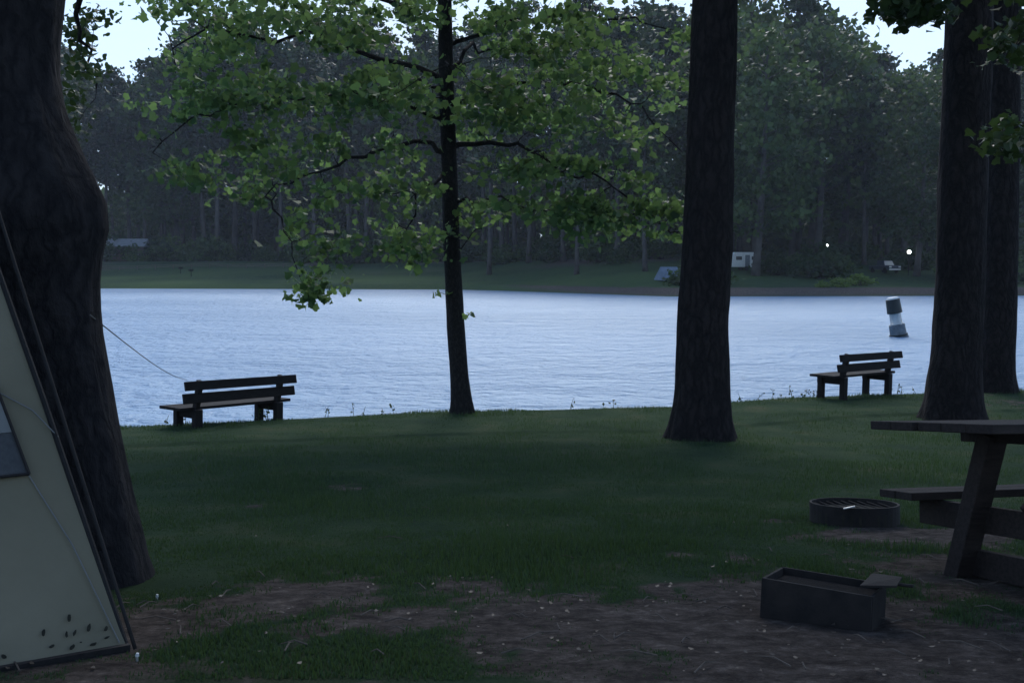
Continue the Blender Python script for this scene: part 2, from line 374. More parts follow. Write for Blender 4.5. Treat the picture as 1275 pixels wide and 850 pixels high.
def trunk_mesh(name, pts, rad, mat, parent, n=28, flare=0, seed=0, rough=.05, step=.12):
    pts = [Vector(p) for p in pts]
    d = [0]
    for i in range(1, len(pts)): d.append(d[-1] + (pts[i] - pts[i-1]).length)
    L = d[-1]; ns = max(8, int(L / step)); s = np.linspace(0, L, ns) 
    P = np.stack([np.interp(s, d, [p[k] for p in pts]) for k in range(3)], 1)
    for _ in range(3):
        P[1:-1] = P[1:-1] * .5 + (P[:-2] + P[2:]) * .25
    r = np.interp(s, d, rad)
    a = np.linspace(0, 2*math.pi, n, endpoint=False)
    S, A = np.meshgrid(s, a, indexing='ij')
    nz = fbm(np.cos(A)*2.4 + seed, np.sin(A)*2.4, S*.7, s=seed, o=3)
    nf = fbm(np.cos(A)*7 + seed, np.sin(A)*7, S*2.5, s=seed+5, o=2)
    RR = r[:, None] * (1 + rough * 1.6 * nz + rough * nf)
    if flare:
        lob = .5 + .5 * np.cos(A * 5 + seed + 1.3 * np.sin(A * 2 + seed))
        RR = RR * (1 + flare * np.exp(-S / .32) * (.35 + .9 * lob))
    V = np.stack([P[:, 0:1] + RR*np.cos(A), P[:, 1:2] + RR*np.sin(A), np.repeat(P[:, 2:3], n, 1)], -1).reshape(-1, 3)
    ii = np.arange(ns*n).reshape(ns, n); jj = np.roll(ii, -1, 1)
    Fc = np.stack([ii[:-1], jj[:-1], jj[1:], ii[1:]], -1).reshape(-1, 4)
    return mesh_from(name, V, Fc, mat, parent, True)

def curved(a, b, sag=.1, n=6, wob=.06):
    a, b = Vector(a), Vector(b); L = (b - a).length
    o = []
    for i in range(n + 1):
        f = i / n; p = a.lerp(b, f); p.z += sag * L * math.sin(math.pi * f)
        if 0 < i < n: p += Vector((random.uniform(-1, 1), random.uniform(-1, 1), random.uniform(-1, 1))) * wob * L / n
        o.append(p)
    return o

class Limbs:
    def __init__(s): s.mb = MB(); s.pts = []
    def limb(s, a, b, r0, r1, sag=.08, n=7, wob=.25):
        c = curved(a, b, sag, n, wob)
        s.mb.tube(c, [r0 + (r1 - r0) * i / n for i in range(n + 1)], 7)
        s.pts += [(p, r0 + (r1 - r0) * i / n) for i, p in enumerate(c)]
        return c
    def twig(s, q, r=.012):
        q = Vector(q); best = min(s.pts, key=lambda t: (t[0] - q).length + .15 * abs(t[0].z - q.z))
        a = best[0]
        if (q - a).length < 3.5:
            c = curved(a, q, .05, 4, .35); rr = min(best[1], r)
            s.mb.tube(c, [rr, rr*.8, rr*.6, rr*.45, rr*.3], 5)
            s.pts += [(p, rr * .5) for p in c[2:]]
        return s

# ------------------------------------------------------------------ near trees
def ground_at(x, y): return float(gz(x, y))

# --- leaning tree at the left, beside the tent
TD = 4.45
rows = [(-900, 40, .20), (-500, 30, .26), (-250, 55, .29), (-60, 78, .31), (0, 68, .30), (40, 60, .29), (80, 60, .285), (110, 65, .285), (150, 76, .29), (185, 93, .30), (215, 110, .31), (240, 130, .325), (266, 139, .345), (288, 130, .33), (308, 118, .31),
        (340, 117, .29), (400, 120, .285), (460, 128, .29), (540, 145, .30), (640, 166, .31), (715, 182, .33), (775, 196, .37)]
pts, rad = [], []
for py, xr, r_ in rows[::-1]:
    p = at(xr, py, TD); pts.append(Vector((p.x - r_, TD, p.z))); rad.append(r_)
base = Vector((pts[0].x, TD, ground_at(pts[0].x, TD)))
oak = empty('broadleaf_tree', base)
tag(oak, 'thick dark trunk with a bulging burl leaning behind the khaki tent', 'tree')
def loc(o, parent):
    """keep world placement while parenting to an unrotated Empty"""
    o.location = -parent.location; return o
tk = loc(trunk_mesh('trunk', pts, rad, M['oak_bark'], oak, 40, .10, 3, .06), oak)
lb = Limbs()
top = pts[-1]
for tx, ty, tz, r_ in [(-6, 2, 8, .12), (-1, 6.5, 8.5, .12), (2.5, 3.5, 7.5, .10), (1, -2.5, 9, .11), (-5, -3, 9, .11), (-3, 5, 11, .1), (-2, 1, 12.5, .09), (4, 6, 8, .08), (5, 0, 8, .08)]:
    lb.limb(top, (tx, ty, tz), r_, .03, .12)
cen = [(-2, 3, 9.5, 6.5, 6, 2.8), (2.5, 2.5, 8.5, 4.2, 5, 2.0), (-5, 0, 9, 4.5, 4.5, 2.4), (1.5, -2.5, 9, 5, 4, 2.2)]
def crown_points(cen, ncl, per, cr, flat=.45, lim=None, r=rng):
    P = []; Q = []
    tot = sum(c[3]*c[4]*c[5] for c in cen)
    for c in cen:
        k = max(1, int(ncl * c[3]*c[4]*c[5] / tot))
        u = r.normal(size=(k, 3)); u /= np.linalg.norm(u, axis=1)[:, None]; u *= (r.uniform(.15, 1, k) ** .5)[:, None]
        q = u * np.array(c[3:6]) + np.array(c[:3])
        if lim is not None: q = q[lim(q)]
        for cc in q:
            Q.append(cc); s = cr * r.uniform(.6, 1.3)
            n_ = int(per * r.uniform(.6, 1.4))
            P.append(cc + r.normal(size=(n_, 3)) * np.array([s, s, s * flat]))
    return np.concatenate(P), Q
lb.limb(at(60, -120, TD), at(100, 40, 6.6), .04, .012, .1); lb.limb(at(100, 40, 6.6), at(120, 110, 7.2), .012, .005, .05)
Pl, Q = crown_points(cen, 330, 60, .5)
SP = []
for px, py, sx, sy, k in [(98, 45, 16, 26, 12), (108, 90, 18, 16, 8), (92, 125, 8, 22, 7), (120, 22, 16, 10, 4), (90, 170, 6, 16, 3)]:
    for _ in range(k * 2):
        q = at(px + rng.normal()*sx*.6, py + rng.normal()*sy*.6, 7 + rng.normal()*.3); Q.append(np.array(q)); lb.twig(q, .004)
        SP.append(np.array(q) + rng.normal(size=(7, 3)) * np.array([.05, .05, .035]))
SP = np.concatenate(SP)
for q in Q[::3]: lb.twig(q, .02)
loc(lb.mb.build('branch', M['oak_bark'], oak), oak)
V, Fc = leaves_mesh(Pl, .17, LEAF6, .45); V2, F2 = leaves_mesh(SP, .055, LEAF6, .45); Fc = np.concatenate([Fc, F2 + len(V)]); V = np.concatenate([V, V2])
loc(mesh_from('foliage', V, Fc, M['leaf_dark'], oak), oak)
# leaves of its side shoots that show beside the trunk at the top left of the picture
# --- middle tree, slender, with the drooping green canopy
MD = 16.1
b0 = gpt(577, 514); MD = b0.y
rowsm = [(514, 577, .21), (500, 575, .175), (470, 572, .155), (400, 567, .145), (300, 562, .14), (200, 559, .13), (100, 556, .12), (0, 554, .11), (-150, 552, .09), (-350, 560, .06), (-520, 555, .03)]
mid = empty('shade_tree', (b0.x, MD, ground_at(b0.x, MD)))
tag(mid, 'slender tree with drooping bright green branches standing at the water edge in the middle', 'tree')
pts = [at(px, py, MD) for py, px, _ in rowsm]; pts[0].z -= .15
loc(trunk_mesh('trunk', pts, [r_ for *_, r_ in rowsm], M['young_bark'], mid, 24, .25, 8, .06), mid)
lm = Limbs()
def L2(p0, p1, r0=.05, r1=.012, sag=.08): return lm.limb(at(*p0), at(*p1), r0, r1, sag, 8, .35)
D = MD
L2((556, 190, D), (465, 190, D-.6), .05, .02, .12); L2((465, 190, D-.6), (330, 245, D-1.4), .03, .01, .05); L2((330, 245, D-1.4), (385, 372, D-2), .016, .006, .15)
L2((558, 215, D), (500, 310, D-1), .03, .008, .2); L2((556, 150, D), (300, 130, D-1.2), .05, .012, .06); L2((555, 100, D), (215, 60, D-.5), .05, .012, .1)
L2((300, 130, D-1.2), (190, 190, D-1.6), .02, .008, .1); L2((558, 185, D), (700, 215, D-.8), .05, .015, .12); L2((700, 215, D-.8), (835, 290, D-1.4), .02, .007, .12)
L2((557, 130, D), (740, 110, D+.6), .045, .012, .08); L2((740, 110, D+.6), (850, 190, D+.2), .02, .008, .12); L2((555, 60, D), (720, 20, D-.4), .04, .012, .05)
L2((720, 20, D-.4), (850, 40, D), .018, .008, .05); L2((554, 30, D), (330, -40, D-.6), .045, .012, .08); L2((554, -30, D), (760, -120, D), .04, .012, .05)
L2((562, 330, D), (600, 285, D-.6), .014, .006, .1); L2((563, 255, D), (690, 275, D-1), .028, .008, .12); L2((556, 110, D), (470, 110, D+1.4), .03, .01)
L2((556, 140, D), (560, 80, D-2.2), .04, .012); L2((556, 90, D), (640, 60, D+2.6), .04, .012); L2((553, -80, D), (300, -160, D), .035, .01)
L2((552, -150, D), (620, -300, D-1.5), .03, .01); L2((552, -180, D), (480, -330, D+1.5), .03, .01); L2((556, -220, D), (700, -300, D+1), .03, .01)
L2((552, 0, D), (400, 20, D+2.2), .03, .01); L2((570, 400, D), (583, 392, D-.15), .008, .004, .1); L2((566, 375, D), (545, 365, D-.2), .008, .004, .1)
rg = np.random.default_rng(5)
# clump list: px, py, spread px, spread py, clumps, depth offset, depth spread
CL = [(228, 175, 34, 50, 14, -1.4, .7), (235, 225, 25, 18, 6, -1.5, .5), (262, 60, 55, 45, 22, -.6, 1.1), (330, 20, 70, 30, 22, -.6, 1.3), (345, 130, 60, 45, 24, -1.2, .9), (345, 220, 45, 40, 18, -1.5, .7),
      (395, 255, 32, 30, 12, -1.7, .6), (420, 305, 25, 20, 6, -1.9, .4), (385, 368, 11, 10, 5, -2, .2), (395, 335, 14, 14, 4, -1.9, .2), (440, 170, 55, 55, 26, -.4, 1.4), (470, 80, 70, 50, 30, 0, 1.6), (490, 255, 38, 35, 15, -.9, .7),
      (515, 300, 22, 22, 8, -.9, .4), (455, 20, 80, 30, 22, .3, 1.6), (600, 50, 60, 50, 26, .2, 1.8), (620, 150, 50, 45, 18, -.2, 1.4), (660, 215, 45, 25, 16, -.7, .8), (590, 268, 20, 28, 8, -.4, .4), (575, 320, 9, 22, 3, -.4, .2),
      (700, 255, 48, 18, 15, -1, .6), (755, 270, 38, 20, 13, -1.2, .5), (815, 270, 25, 28, 12, -1.4, .4), (735, 215, 45, 25, 14, -.8, .7), (790, 235, 30, 20, 8, -1, .5), (775, 165, 40, 14, 6, .2, .5), (835, 105, 30, 40, 8, .4, .6), (700, 100, 60, 45, 24, .5, 1.4),
      (760, 40, 60, 28, 18, -.2, 1.), (820, 25, 35, 20, 9, 0, .8), (690, 5, 50, 18, 9, 0, 1), (450, -120, 220, 80, 90, 0, 2.2), (640, -120, 180, 80, 80, 0, 2.2), (560, -260, 140, 90, 80, 0, 2), (560, -420, 70, 70, 26, 0, 1.2),
      (300, 60, 45, 35, 18, -.3, 1.2), (380, 90, 50, 35, 20, -.8, 1.), (410, 45, 50, 30, 18, .4, 1.4), (520, 120, 45, 45, 16, -.8, 1.), (500, 30, 50, 30, 14, -.5, 1.), (265, 120, 40, 25, 12, -1.2, .6), (430, 130, 50, 30, 16, -1.2, .8),
      (600, 110, 40, 30, 12, -1., .8), (660, 150, 60, 30, 16, .2, 1.2), (650, 30, 50, 25, 14, -.8, .8), (740, 90, 55, 35, 16, -.2, 1.), (240, 15, 40, 14, 7, -.3, .8), (650, 255, 40, 14, 10, -1.1, .4),
      (400, 10, 60, 14, 10, 0, 1.2), (330, 45, 40, 16, 7, 0, 1.),
      (583, 392, 4, 3, 1, -.2, .05), (545, 366, 4, 3, 1, -.2, .05), (815, 300, 14, 8, 3, -1.4, .2), (300, 165, 14, 10, 3, -1.5, .3)]
P = []
for px, py, sx, sy, k, dd, ds in CL:
    for _ in range(int(k * 1.3) if k > 1 else k):
        D_ = MD + dd + rg.normal() * ds
        ax_, ay_ = px + rg.normal() * sx * .66, py + rg.normal() * sy * .66
        if -20 < ay_ < 345 and k > 1 and float(vnoise(ax_ / 48, ay_ / 24, s=5)) + .4 * float(vnoise(ax_ / 20, ay_ / 14, s=6)) < -.36: continue   # gaps between the layered sprays
        q = at(ax_, ay_, D_)
        lm.twig(q, .010)
        s = rg.uniform(.13, .27) if k > 1 else .08
        n_ = int(rg.uniform(18, 38)) if k > 1 else 7
        P.append(np.array(q) + rg.normal(size=(n_, 3)) * np.array([s, s, s * .36]))
P = np.concatenate(P)
loc(lm.mb.build('branch', M['young_bark'], mid), mid)
V, Fc = leaves_mesh(P, .10, LEAF5, .4, rg, .65)
loc(mesh_from('foliage', V, Fc, M['leaf'], mid), mid)

# --- tall pines
def pine(px, py, D_, rows, label, seed, crown=(9, 19, 3.6), bark='pine_bark', flare=.35, dens=1.):
    b_ = at(px, py, D_); zg = ground_at(b_.x, D_)
    e = tag(empty('pine_tree', (b_.x, D_, zg)), label, 'pine tree')
    pts, rad = [], []
    for y_, xl, xr in rows:
        p = at((xl + xr) / 2, y_, D_); pts.append(p); rad.append((xr - xl) / 2 / F * D_)
    p0 = pts[0].copy(); p0.z = zg - .12; pts[0] = p0
    tp = pts[-1]; d_ = (pts[-1] - pts[-2]).normalized()
    zt = zg + crown[1]
    tip = tp + d_ * ((zt - tp.z) / max(d_.z, .3)); pts.append(tip); rad.append(.06)
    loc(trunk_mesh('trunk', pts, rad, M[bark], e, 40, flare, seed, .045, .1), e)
    lb = Limbs(); r_ = np.random.default_rng(seed); Pn = []
    nb = int(26 * dens)
    for i in range(nb):
        f = (i + r_.uniform()) / nb; z = zg + crown[0] + (crown[1] - crown[0]) * f
        t_ = min(1, max(0, (z - tp.z) / (tip.z - tp.z))); o = tp.lerp(tip, t_); o.z = z
        Lb = crown[2] * (1 - .65 * f) * r_.uniform(.6, 1.15); a = r_.uniform(0, 2 * math.pi)
        en = o + Vector((math.cos(a) * Lb, math.sin(a) * Lb, Lb * .15 + .1))
        c = lb.limb(o, en, .05 * (1 - .5*f), .015, .05, 5, .3)
        for k in range(int(12 * dens)):
            q = o.lerp(en, r_.uniform(.3, 1.05)) + Vector(r_.normal(size=3)) * .38
            Pn.append(np.array(q) + r_.normal(size=(26, 3)) * np.array([.26, .26, .16]))
    loc(lb.mb.build('branch', M[bark], e), e)
    V, Fc = leaves_mesh(np.concatenate(Pn), .30, np.array([(-.07, -.5), (.07, -.5), (.10, .5), (-.10, .5)]), .15, r_)
    loc(mesh_from('foliage', V, Fc, M['needles'], e), e)
    return e
bb = gpt(870, 546)
pine(872, 546, bb.y, [(546, 834, 910), (520, 838, 909), (470, 842, 908), (400, 845, 906), (300, 851, 911), (200, 855, 913), (100, 859, 915), (0, 863, 917)],
     'broad straight pine trunk rising from the lawn between the two benches', 12, (8, 20, 4.2))
b1 = gpt(1183, 522)
pine(1185, 522, b1.y, [(522, 1152, 1220), (490, 1156, 1219), (430, 1162, 1220), (350, 1167, 1224), (250, 1170, 1227), (120, 1176, 1230), (0, 1181, 1234)],
     'big pine trunk nearest the right bench, in front of a thinner pine', 13, (8.5, 19, 4.0))
pine(1241, 489, 19.2, [(489, 1220, 1262), (470, 1222, 1261), (400, 1222, 1264), (250, 1226, 1267), (120, 1229, 1268), (0, 1231, 1269)],
     'thinner pine trunk partly hidden behind the big pine at the right edge', 14, (10, 21, 3.8))

# leafy spray at the top right: low bough of a broadleaf tree standing right of the picture
e = tag(empty('broadleaf_tree', (8.9, 11.5, ground_at(8.9, 11.5))), 'dark leafy bough hanging into view at the top right corner', 'tree')
loc(trunk_mesh('trunk', [(8.9, 11.5, ground_at(8.9, 11.5) - .1), (8.8, 11.5, 1), (8.6, 11.6, 4), (8.3, 11.8, 8), (8.2, 11.9, 11)], [.26, .22, .19, .13, .05], M['oak_bark'], e, 28, .4, 17, .06), e)
lb = Limbs(); r_ = np.random.default_rng(3)
lb.limb((8.6, 11.6, 4), at(1135, 5, 11.4), .07, .02, .05); lb.limb(at(1135, 5, 11.4), at(1100, -5, 11.2), .02, .008, .05)
lb.limb((8.7, 11.5, 2.6), at(1250, 168, 11.8), .04, .012, .06); lb.limb((8.6, 11.6, 3.6), at(1262, 60, 11.7), .04, .012, .06)
for tx, ty, tz in [(5, 10, 6), (11, 9, 7), (10, 14, 8), (6.5, 14, 8), (8, 12, 11)]: lb.limb((8.4, 11.7, 5.5), (tx, ty, tz), .08, .02)
P = []
for px, py, sx, sy, k, D_ in [(1140, 2, 30, 14, 15, 11.4), (1125, 18, 22, 9, 6, 11.4), (1160, 14, 14, 10, 5, 11.5), (1112, 0, 14, 7, 4, 11.3), (1250, 168, 16, 12, 8, 11.8), (1258, 60, 14, 22, 7, 11.7), (1268, 20, 14, 24, 5, 11.7), (1270, 180, 10, 18, 4, 11.8), (1145, -50, 90, 30, 24, 11.5)]:
    for _ in range(int(k*1.3)):
        q = at(px + r_.normal()*sx*.6, py + r_.normal()*sy*.6, D_ + r_.normal()*.35); lb.twig(q, .008)
        P.append(np.array(q) + r_.normal(size=(15, 3)) * np.array([.12, .12, .07]))
Pc, Q = crown_points([(8, 11.8, 8, 4.5, 4, 3)], 170, 55, .45, r=r_)
for q in Q[::4]: lb.twig(q, .015)
loc(lb.mb.build('branch', M['oak_bark'], e), e)
V, Fc = leaves_mesh(np.concatenate(P + [Pc]), .12, LEAF5, .45, r_)
loc(mesh_from('foliage', V, Fc, M['leaf_dark'], e), e)

# ------------------------------------------------------------------ far woods
def far_tree(kind, seed):
    r_ = np.random.default_rng(seed); random.seed(seed)
    e = empty('pine_tree' if kind == 'pine' else 'broadleaf_tree', (0, 0, 0))
    H = 30 if kind == 'pine' else 22
    lean = r_.normal(size=2) * .5
    def ax(z): f = z / H; return np.array([lean[0]*f + .3*math.sin(f*4+seed), lean[1]*f, z])
    zs = np.linspace(-.4, H * .98, 12)
    mb = MB(); r0 = .32 if kind == 'pine' else .38
    mb.tube([ax(z) for z in zs], [r0 * (1 - .85 * max(0, z) / H) + (.12 if i == 0 else 0) for i, z in enumerate(zs)], 8)
    tr_ = mb.build('trunk', M['far_bark'], e, smooth=True)
    P = []; bm_ = MB()
    if kind == 'pine':
        for i in range(34):
            f = (i + r_.uniform()) / 34; z = H * (.42 + .57 * f); Lb = 4.4 * (1 - .62 * f**1.3) * r_.uniform(.35, 1.15) * (1 if f > .15 else .6)
            a = r_.uniform(0, 2*math.pi); o = ax(z); en = o + np.array([math.cos(a)*Lb, math.sin(a)*Lb, Lb*.2])
            bm_.tube([o, (o+en)/2 + [0, 0, -.1], en], [.09, .06, .03], 5, False)
            for k in range(5):
                q = o + (en - o) * r_.uniform(.35, 1.1) + r_.normal(size=3) * np.array([.7, .7, .45])
                P.append(q + r_.normal(size=(16, 3)) * np.array([.6, .6, .3]))
        sz, mt = .62, 'far_needles'
    else:
        for i in range(70):
            f = r_.uniform(); z = H * (.2 + .78 * f); Rm = 5.2 * math.sin(math.pi * min(1, .18 + f * .8)) ** .7
            a = r_.uniform(0, 2*math.pi); Lb = Rm * r_.uniform(.35, 1.1); o = ax(z); en = o + np.array([math.cos(a)*Lb, math.sin(a)*Lb, Lb*.1])
            if i % 2 == 0: bm_.tube([o - [0, 0, 1], en], [.08, .03], 5, False)
            for k in range(3):
                P.append(en + r_.normal(size=3)*.6 + r_.normal(size=(17, 3)) * np.array([.7, .7, .4]))
        sz, mt = .55, 'far_leaf'
    bm_.build('branch', M['far_bark'], e)
    V, Fc = leaves_mesh(np.concatenate(P), sz, LEAF4 * [[1.2, 1]], .35, r_)
    mesh_from('foliage', V, Fc, M[mt], e)
    return e
def copy_tree(o, parent=None):
    c = o.copy(); C.objects.link(c); c.parent = parent
    for ch in o.children:
        if ch is not c: copy_tree(ch, c)
    return c
protos = [('pine', far_tree('pine', 100 + i)) for i in range(4)] + [('leafy', far_tree('leafy', 200 + i)) for i in range(3)]
used = set()
random.seed(99)
WOODS = []
def zone(px):
    for lim_, nm in ((150, 'beside the leaning trunk'), (260, 'around the brown cabin'), (420, 'past the rail fence'), (575, 'left of the slender tree'), (690, 'right of the slender tree'), (850, 'left of the broad pine'),
                     (985, 'around the white trailer'), (1070, 'left of the parked truck'), (1165, 'around the parked truck')):
        if px < lim_: return nm
    return 'at the right edge'
def put(kind, x, y, s, sz=1., label=None, group=None):
    c = [p for k, p in protos if k == kind]; p = random.choice(c)
    if p.name not in used: used.add(p.name); o = p
    else: o = copy_tree(p)
    o.location = (x, y, ground_at(x, y)); o.rotation_euler = (0, 0, random.uniform(0, 6.28)); o.scale = (s * sz, s * sz, s)
    px = CX + F * x / y
    side = zone(px)
    row = 'front row' if y < shore(x) + 34 else 'dense wood'
    kn = 'tall pine' if kind == 'pine' else 'rounded leafy tree'
    tag(o, label or f'{kn} in the {row} across the lake, {side}', 'pine tree' if kind == 'pine' else 'tree', group or f'{kn}s in the {row} across the lake, {side}')
    return o
def skyline(px):
    return float(np.interp(px, [60, 110, 140, 200, 240, 500, 640, 700, 860, 905, 930, 1010, 1040, 1100, 1180, 1300], [10, 40, 85, 60, 10, -10, -10, 0, -5, -10, -20, -20, 38, 50, 40, 25]))
k = 0
for row_, (off, step_, jit) in enumerate([(20, 11, 6), (38, 8.5, 7), (52, 8, 7), (68, 8.5, 8), (88, 9, 9), (112, 10, 10)]):
    x = -125 + row_ * 3
    while x < 125:
        xx = x + random.uniform(-.4, .4) * step_
        px = CX + F * xx / (shore(xx) + off)
        left = px < 600
        o_ = off + (26 if left and off > 20 else (14 if left else 0)) + random.uniform(0, jit)
        y = float(shore(xx)) + o_
        px = CX + F * xx / y
        x += step_ * random.uniform(.8, 1.25)
        if not (-60 < px < 1340): continue
        if row_ == 0 and left and random.random() < .6: continue
        if row_ == 0 and 870 < px < 1160 and random.random() < .3: continue
        ztop = (HOR - skyline(px)) / F * y * .985
        Ht = ztop - ground_at(xx, y)
        kind = 'pine' if random.random() < (.72 if row_ < 4 else .5) else 'leafy'
        if 590 < px < 830 and row_ < 3: kind = 'pine'
        h0 = 30 if kind == 'pine' else 22
        s = min(Ht / h0 * random.uniform(.82, 1.0), 1.8 if kind == 'pine' else 2.1)
        if row_ == 0: s *= .85
        put(kind, xx, y, s, 1.05 if kind == 'pine' else 1.0); k += 1
print('far trees', k)

# far-off wood behind the counted trees, one mass
r_ = np.random.default_rng(77); n = 110000
x = r_.uniform(-260, 230, n); y = shore(x) + r_.uniform(128, 175, n); h = 22 + 7 * fbm(x*.06, y*.03, s=88, o=3)
P = np.stack([x, y, gz(x, y) + h * r_.uniform(0, 1, n) ** 1.15], 1)
V, Fc = leaves_mesh(P, 2.0, LEAF4, .1, r_)
tag(mesh_from('distant_wood', V, Fc, M['far_leaf']), 'far-off dense wood behind the trees across the lake', 'wood', kind='stuff')

# shrubs of the far bank
def shrub(seed, name='shrub'):
    r_ = np.random.default_rng(seed); e = empty(name)
    P = []; mb = MB()
    for i in range(26):
        a = r_.uniform(0, 6.28); rr = r_.uniform(0, 1.6) ; z = r_.uniform(.3, 2.6) * (1 - rr / 3)
        c = np.array([math.cos(a)*rr, math.sin(a)*rr, z]); mb.tube([(c[0]*.15, c[1]*.15, 0), c*.6, c], [.05, .03, .015], 5, False)
        P.append(c + r_.normal(size=(34, 3)) * np.array([.38, .38, .26]))
    mb.build('stem', M['far_bark'], e)
    V, Fc = leaves_mesh(np.concatenate(P), .34, LEAF4 * [[1.2, 1]], .3, r_)
    mesh_from('foliage', V, Fc, M['far_leaf'], e); return e
sp = [shrub(300 + i) for i in range(3)]; su = set()
for i in range(110):
    px = random.uniform(-20, 1300); off = random.choice([random.uniform(5, 22), random.uniform(20, 60)])
    if px < 590: off = random.uniform(44, 75)
    if 590 < px < 830: off = random.uniform(38, 70) 
    if (1030 < px < 1170 or 885 < px < 950 or 805 < px < 850) and off < 24: continue
    D_ = 120.
    for _ in range(8): D_ = float(shore((px - CX) / F * D_)) + off
    x = (px - CX) / F * D_
    p = random.choice(sp)
    if p.name in su: o = copy_tree(p)
    else: su.add(p.name); o = p
    o.location = (x, D_, ground_at(x, D_)); o.rotation_euler = (0, 0, random.uniform(0, 6.28)); s = random.uniform(.8, 1.9); o.scale = (s * random.uniform(1, 1.6), s * 1.2, s)
    if px < 590: o.scale = (s*1.8, s*1.3, s*1.4)
    side = zone(px)
    tag(o, f'bushy shrub under the trees across the lake, {side}', 'shrub', f'shrubs under the trees across the lake, {side}')

M['sunlit_leaf'] = mat_leaf('sunlit leaf', [(.2, (.05, .10, .02)), (.8, (.16, .24, .05))], .4, .3)  # brighter green leaf copy, sunlight painted into the colour
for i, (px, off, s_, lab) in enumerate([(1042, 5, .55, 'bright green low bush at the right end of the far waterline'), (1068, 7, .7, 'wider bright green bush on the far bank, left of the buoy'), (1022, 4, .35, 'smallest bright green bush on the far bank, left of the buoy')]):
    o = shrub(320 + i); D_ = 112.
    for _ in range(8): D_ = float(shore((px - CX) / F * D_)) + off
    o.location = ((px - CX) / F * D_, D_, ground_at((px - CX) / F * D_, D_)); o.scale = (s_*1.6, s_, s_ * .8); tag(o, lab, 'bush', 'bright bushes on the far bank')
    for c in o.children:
        if c.name.startswith('foliage'): c.data.materials[0] = M['sunlit_leaf']
# ------------------------------------------------------------------ things on the far bank
def far_pt(px, off):
    D_ = 120.
    for _ in range(12): D_ = float(shore((px - CX) / F * D_)) + off
    x = (px - CX) / F * D_
    return Vector((x, D_, ground_at(x, D_)))
# camper trailer
p = far_pt(925, 28); e = tag(empty('camper_trailer', p, (0, 0, R(12))), 'small white camper trailer under trees just right of the broad pine', 'trailer')
mb = MB(); mb.add([(-2.2, -1, .5), (2.2, -1, .5), (2.2, -1, 2.1), (1.9, -1, 2.6), (-1.8, -1, 2.6), (-2.3, -1, 1.8), (-2.2, 1, .5), (2.2, 1, .5), (2.2, 1, 2.1), (1.9, 1, 2.6), (-1.8, 1, 2.6), (-2.3, 1, 1.8)],
    [(0, 1, 2, 3, 4, 5), (11, 10, 9, 8, 7, 6), (0, 6, 7, 1), (1, 7, 8, 2), (2, 8, 9, 3), (3, 9, 10, 4), (4, 10, 11, 5), (5, 11, 6, 0)]); mb.build('body', M['white_paint'], e, .08)
for x_ in (-1.2, 1.2): MB().box((x_, -1.01, 1.75), (.9, .05, .5)).build('window', M['glass'], e)
MB().box((.1, -1.015, 1.4), (.7, .05, 1.6)).build('door', M['buoy_grey'], e)
for y_ in (-.9, .9): MB().tube([(0, y_-.1, .33), (0, y_+.1, .33)], .33, 16).build('wheel', M['rubber'], e)
MB().beam((-2.2, 0, .5), (-3.2, 0, .45), .1, .1).build('hitch', M['steel'], e)
# pickup truck
p = far_pt(1100, 24); e = tag(empty('pickup_truck', p, (0, 0, R(-80))), 'dark parked pickup truck under the woods behind the buoy', 'truck')
mb = MB(); mb.box((0, 0, .75), (5.2, 1.8, .6)); mb.build('body', M['truck_paint'], e, .08)
mb = MB(); mb.add([(-.9, -.82, 1.05), (1.2, -.82, 1.05), (.8, -.7, 1.75), (-.7, -.7, 1.75), (-.9, .82, 1.05), (1.2, .82, 1.05), (.8, .7, 1.75), (-.7, .7, 1.75)], [(0, 1, 2, 3), (7, 6, 5, 4), (0, 4, 5, 1), (1, 5, 6, 2), (2, 6, 7, 3), (3, 7, 4, 0)]); mb.build('cab', M['truck_paint'], e, .05)
MB().add([(1.21, -.7, 1.1), (1.21, .7, 1.1), (.86, .6, 1.68), (.86, -.6, 1.68)], [(0, 1, 2, 3)]).build('windshield', M['pale_metal'], e)  # glint on the glass put into a pale metal colour
for x_ in (-1.6, 1.6):
    for y_ in (-.85, .85): MB().tube([(x_, y_-.1, .38), (x_, y_+.1, .38)], .38, 16).build('wheel', M['rubber'], e)
for y_ in (-.7, .7): MB().box((2.61, y_, .85), (.05, .34, .2)).build('headlight', M['pale_metal'], e)
MB().box((2.63, 0, .5), (.1, 1.7, .18)).build('bumper', M['pale_metal'], e)
# lamps
m_, t_, b_ = nodes('lit lamp globe'); b_.inputs['Emission Color'].default_value = (.95, 1, .98, 1); b_.inputs['Emission Strength'].default_value = 5
def lamp(px, py, off, label, r_):
    p = far_pt(px, off); e = tag(empty('lamp_post', p), label, 'lamp'); q = at(px, py, p.y); h = max(1.5, q.z - p.z)
    MB().tube([(0, 0, -.1), (0, 0, h)], [.07, .05], 8).build('pole', M['steel'], e)
    V_, F_ = [], []
    n = 10
    for i in range(n+1):
        for j in range(n): a, b2 = math.pi*i/n, 2*math.pi*j/n; V_.append((r_*math.sin(a)*math.cos(b2), r_*math.sin(a)*math.sin(b2), h + r_ - r_*math.cos(a)))
    for i in range(n):
        for j in range(n): F_.append((i*n+j, (i+1)*n+j, (i+1)*n+(j+1) % n, i*n+(j+1) % n))
    mesh_from('lamp_globe', V_, F_, m_, e, True)
    MB().tube([(0, 0, h+2*r_), (0, 0, h+2*r_+.08)], [r_*.6, r_*.2], 10).build('cap', M['steel'], e)
lamp(1130, 316, 21, 'bright white globe lamp on a pole above the parked truck', .26)
lamp(1028, 307, 27, 'smaller faint globe lamp on a pole between trailer and truck', .17)
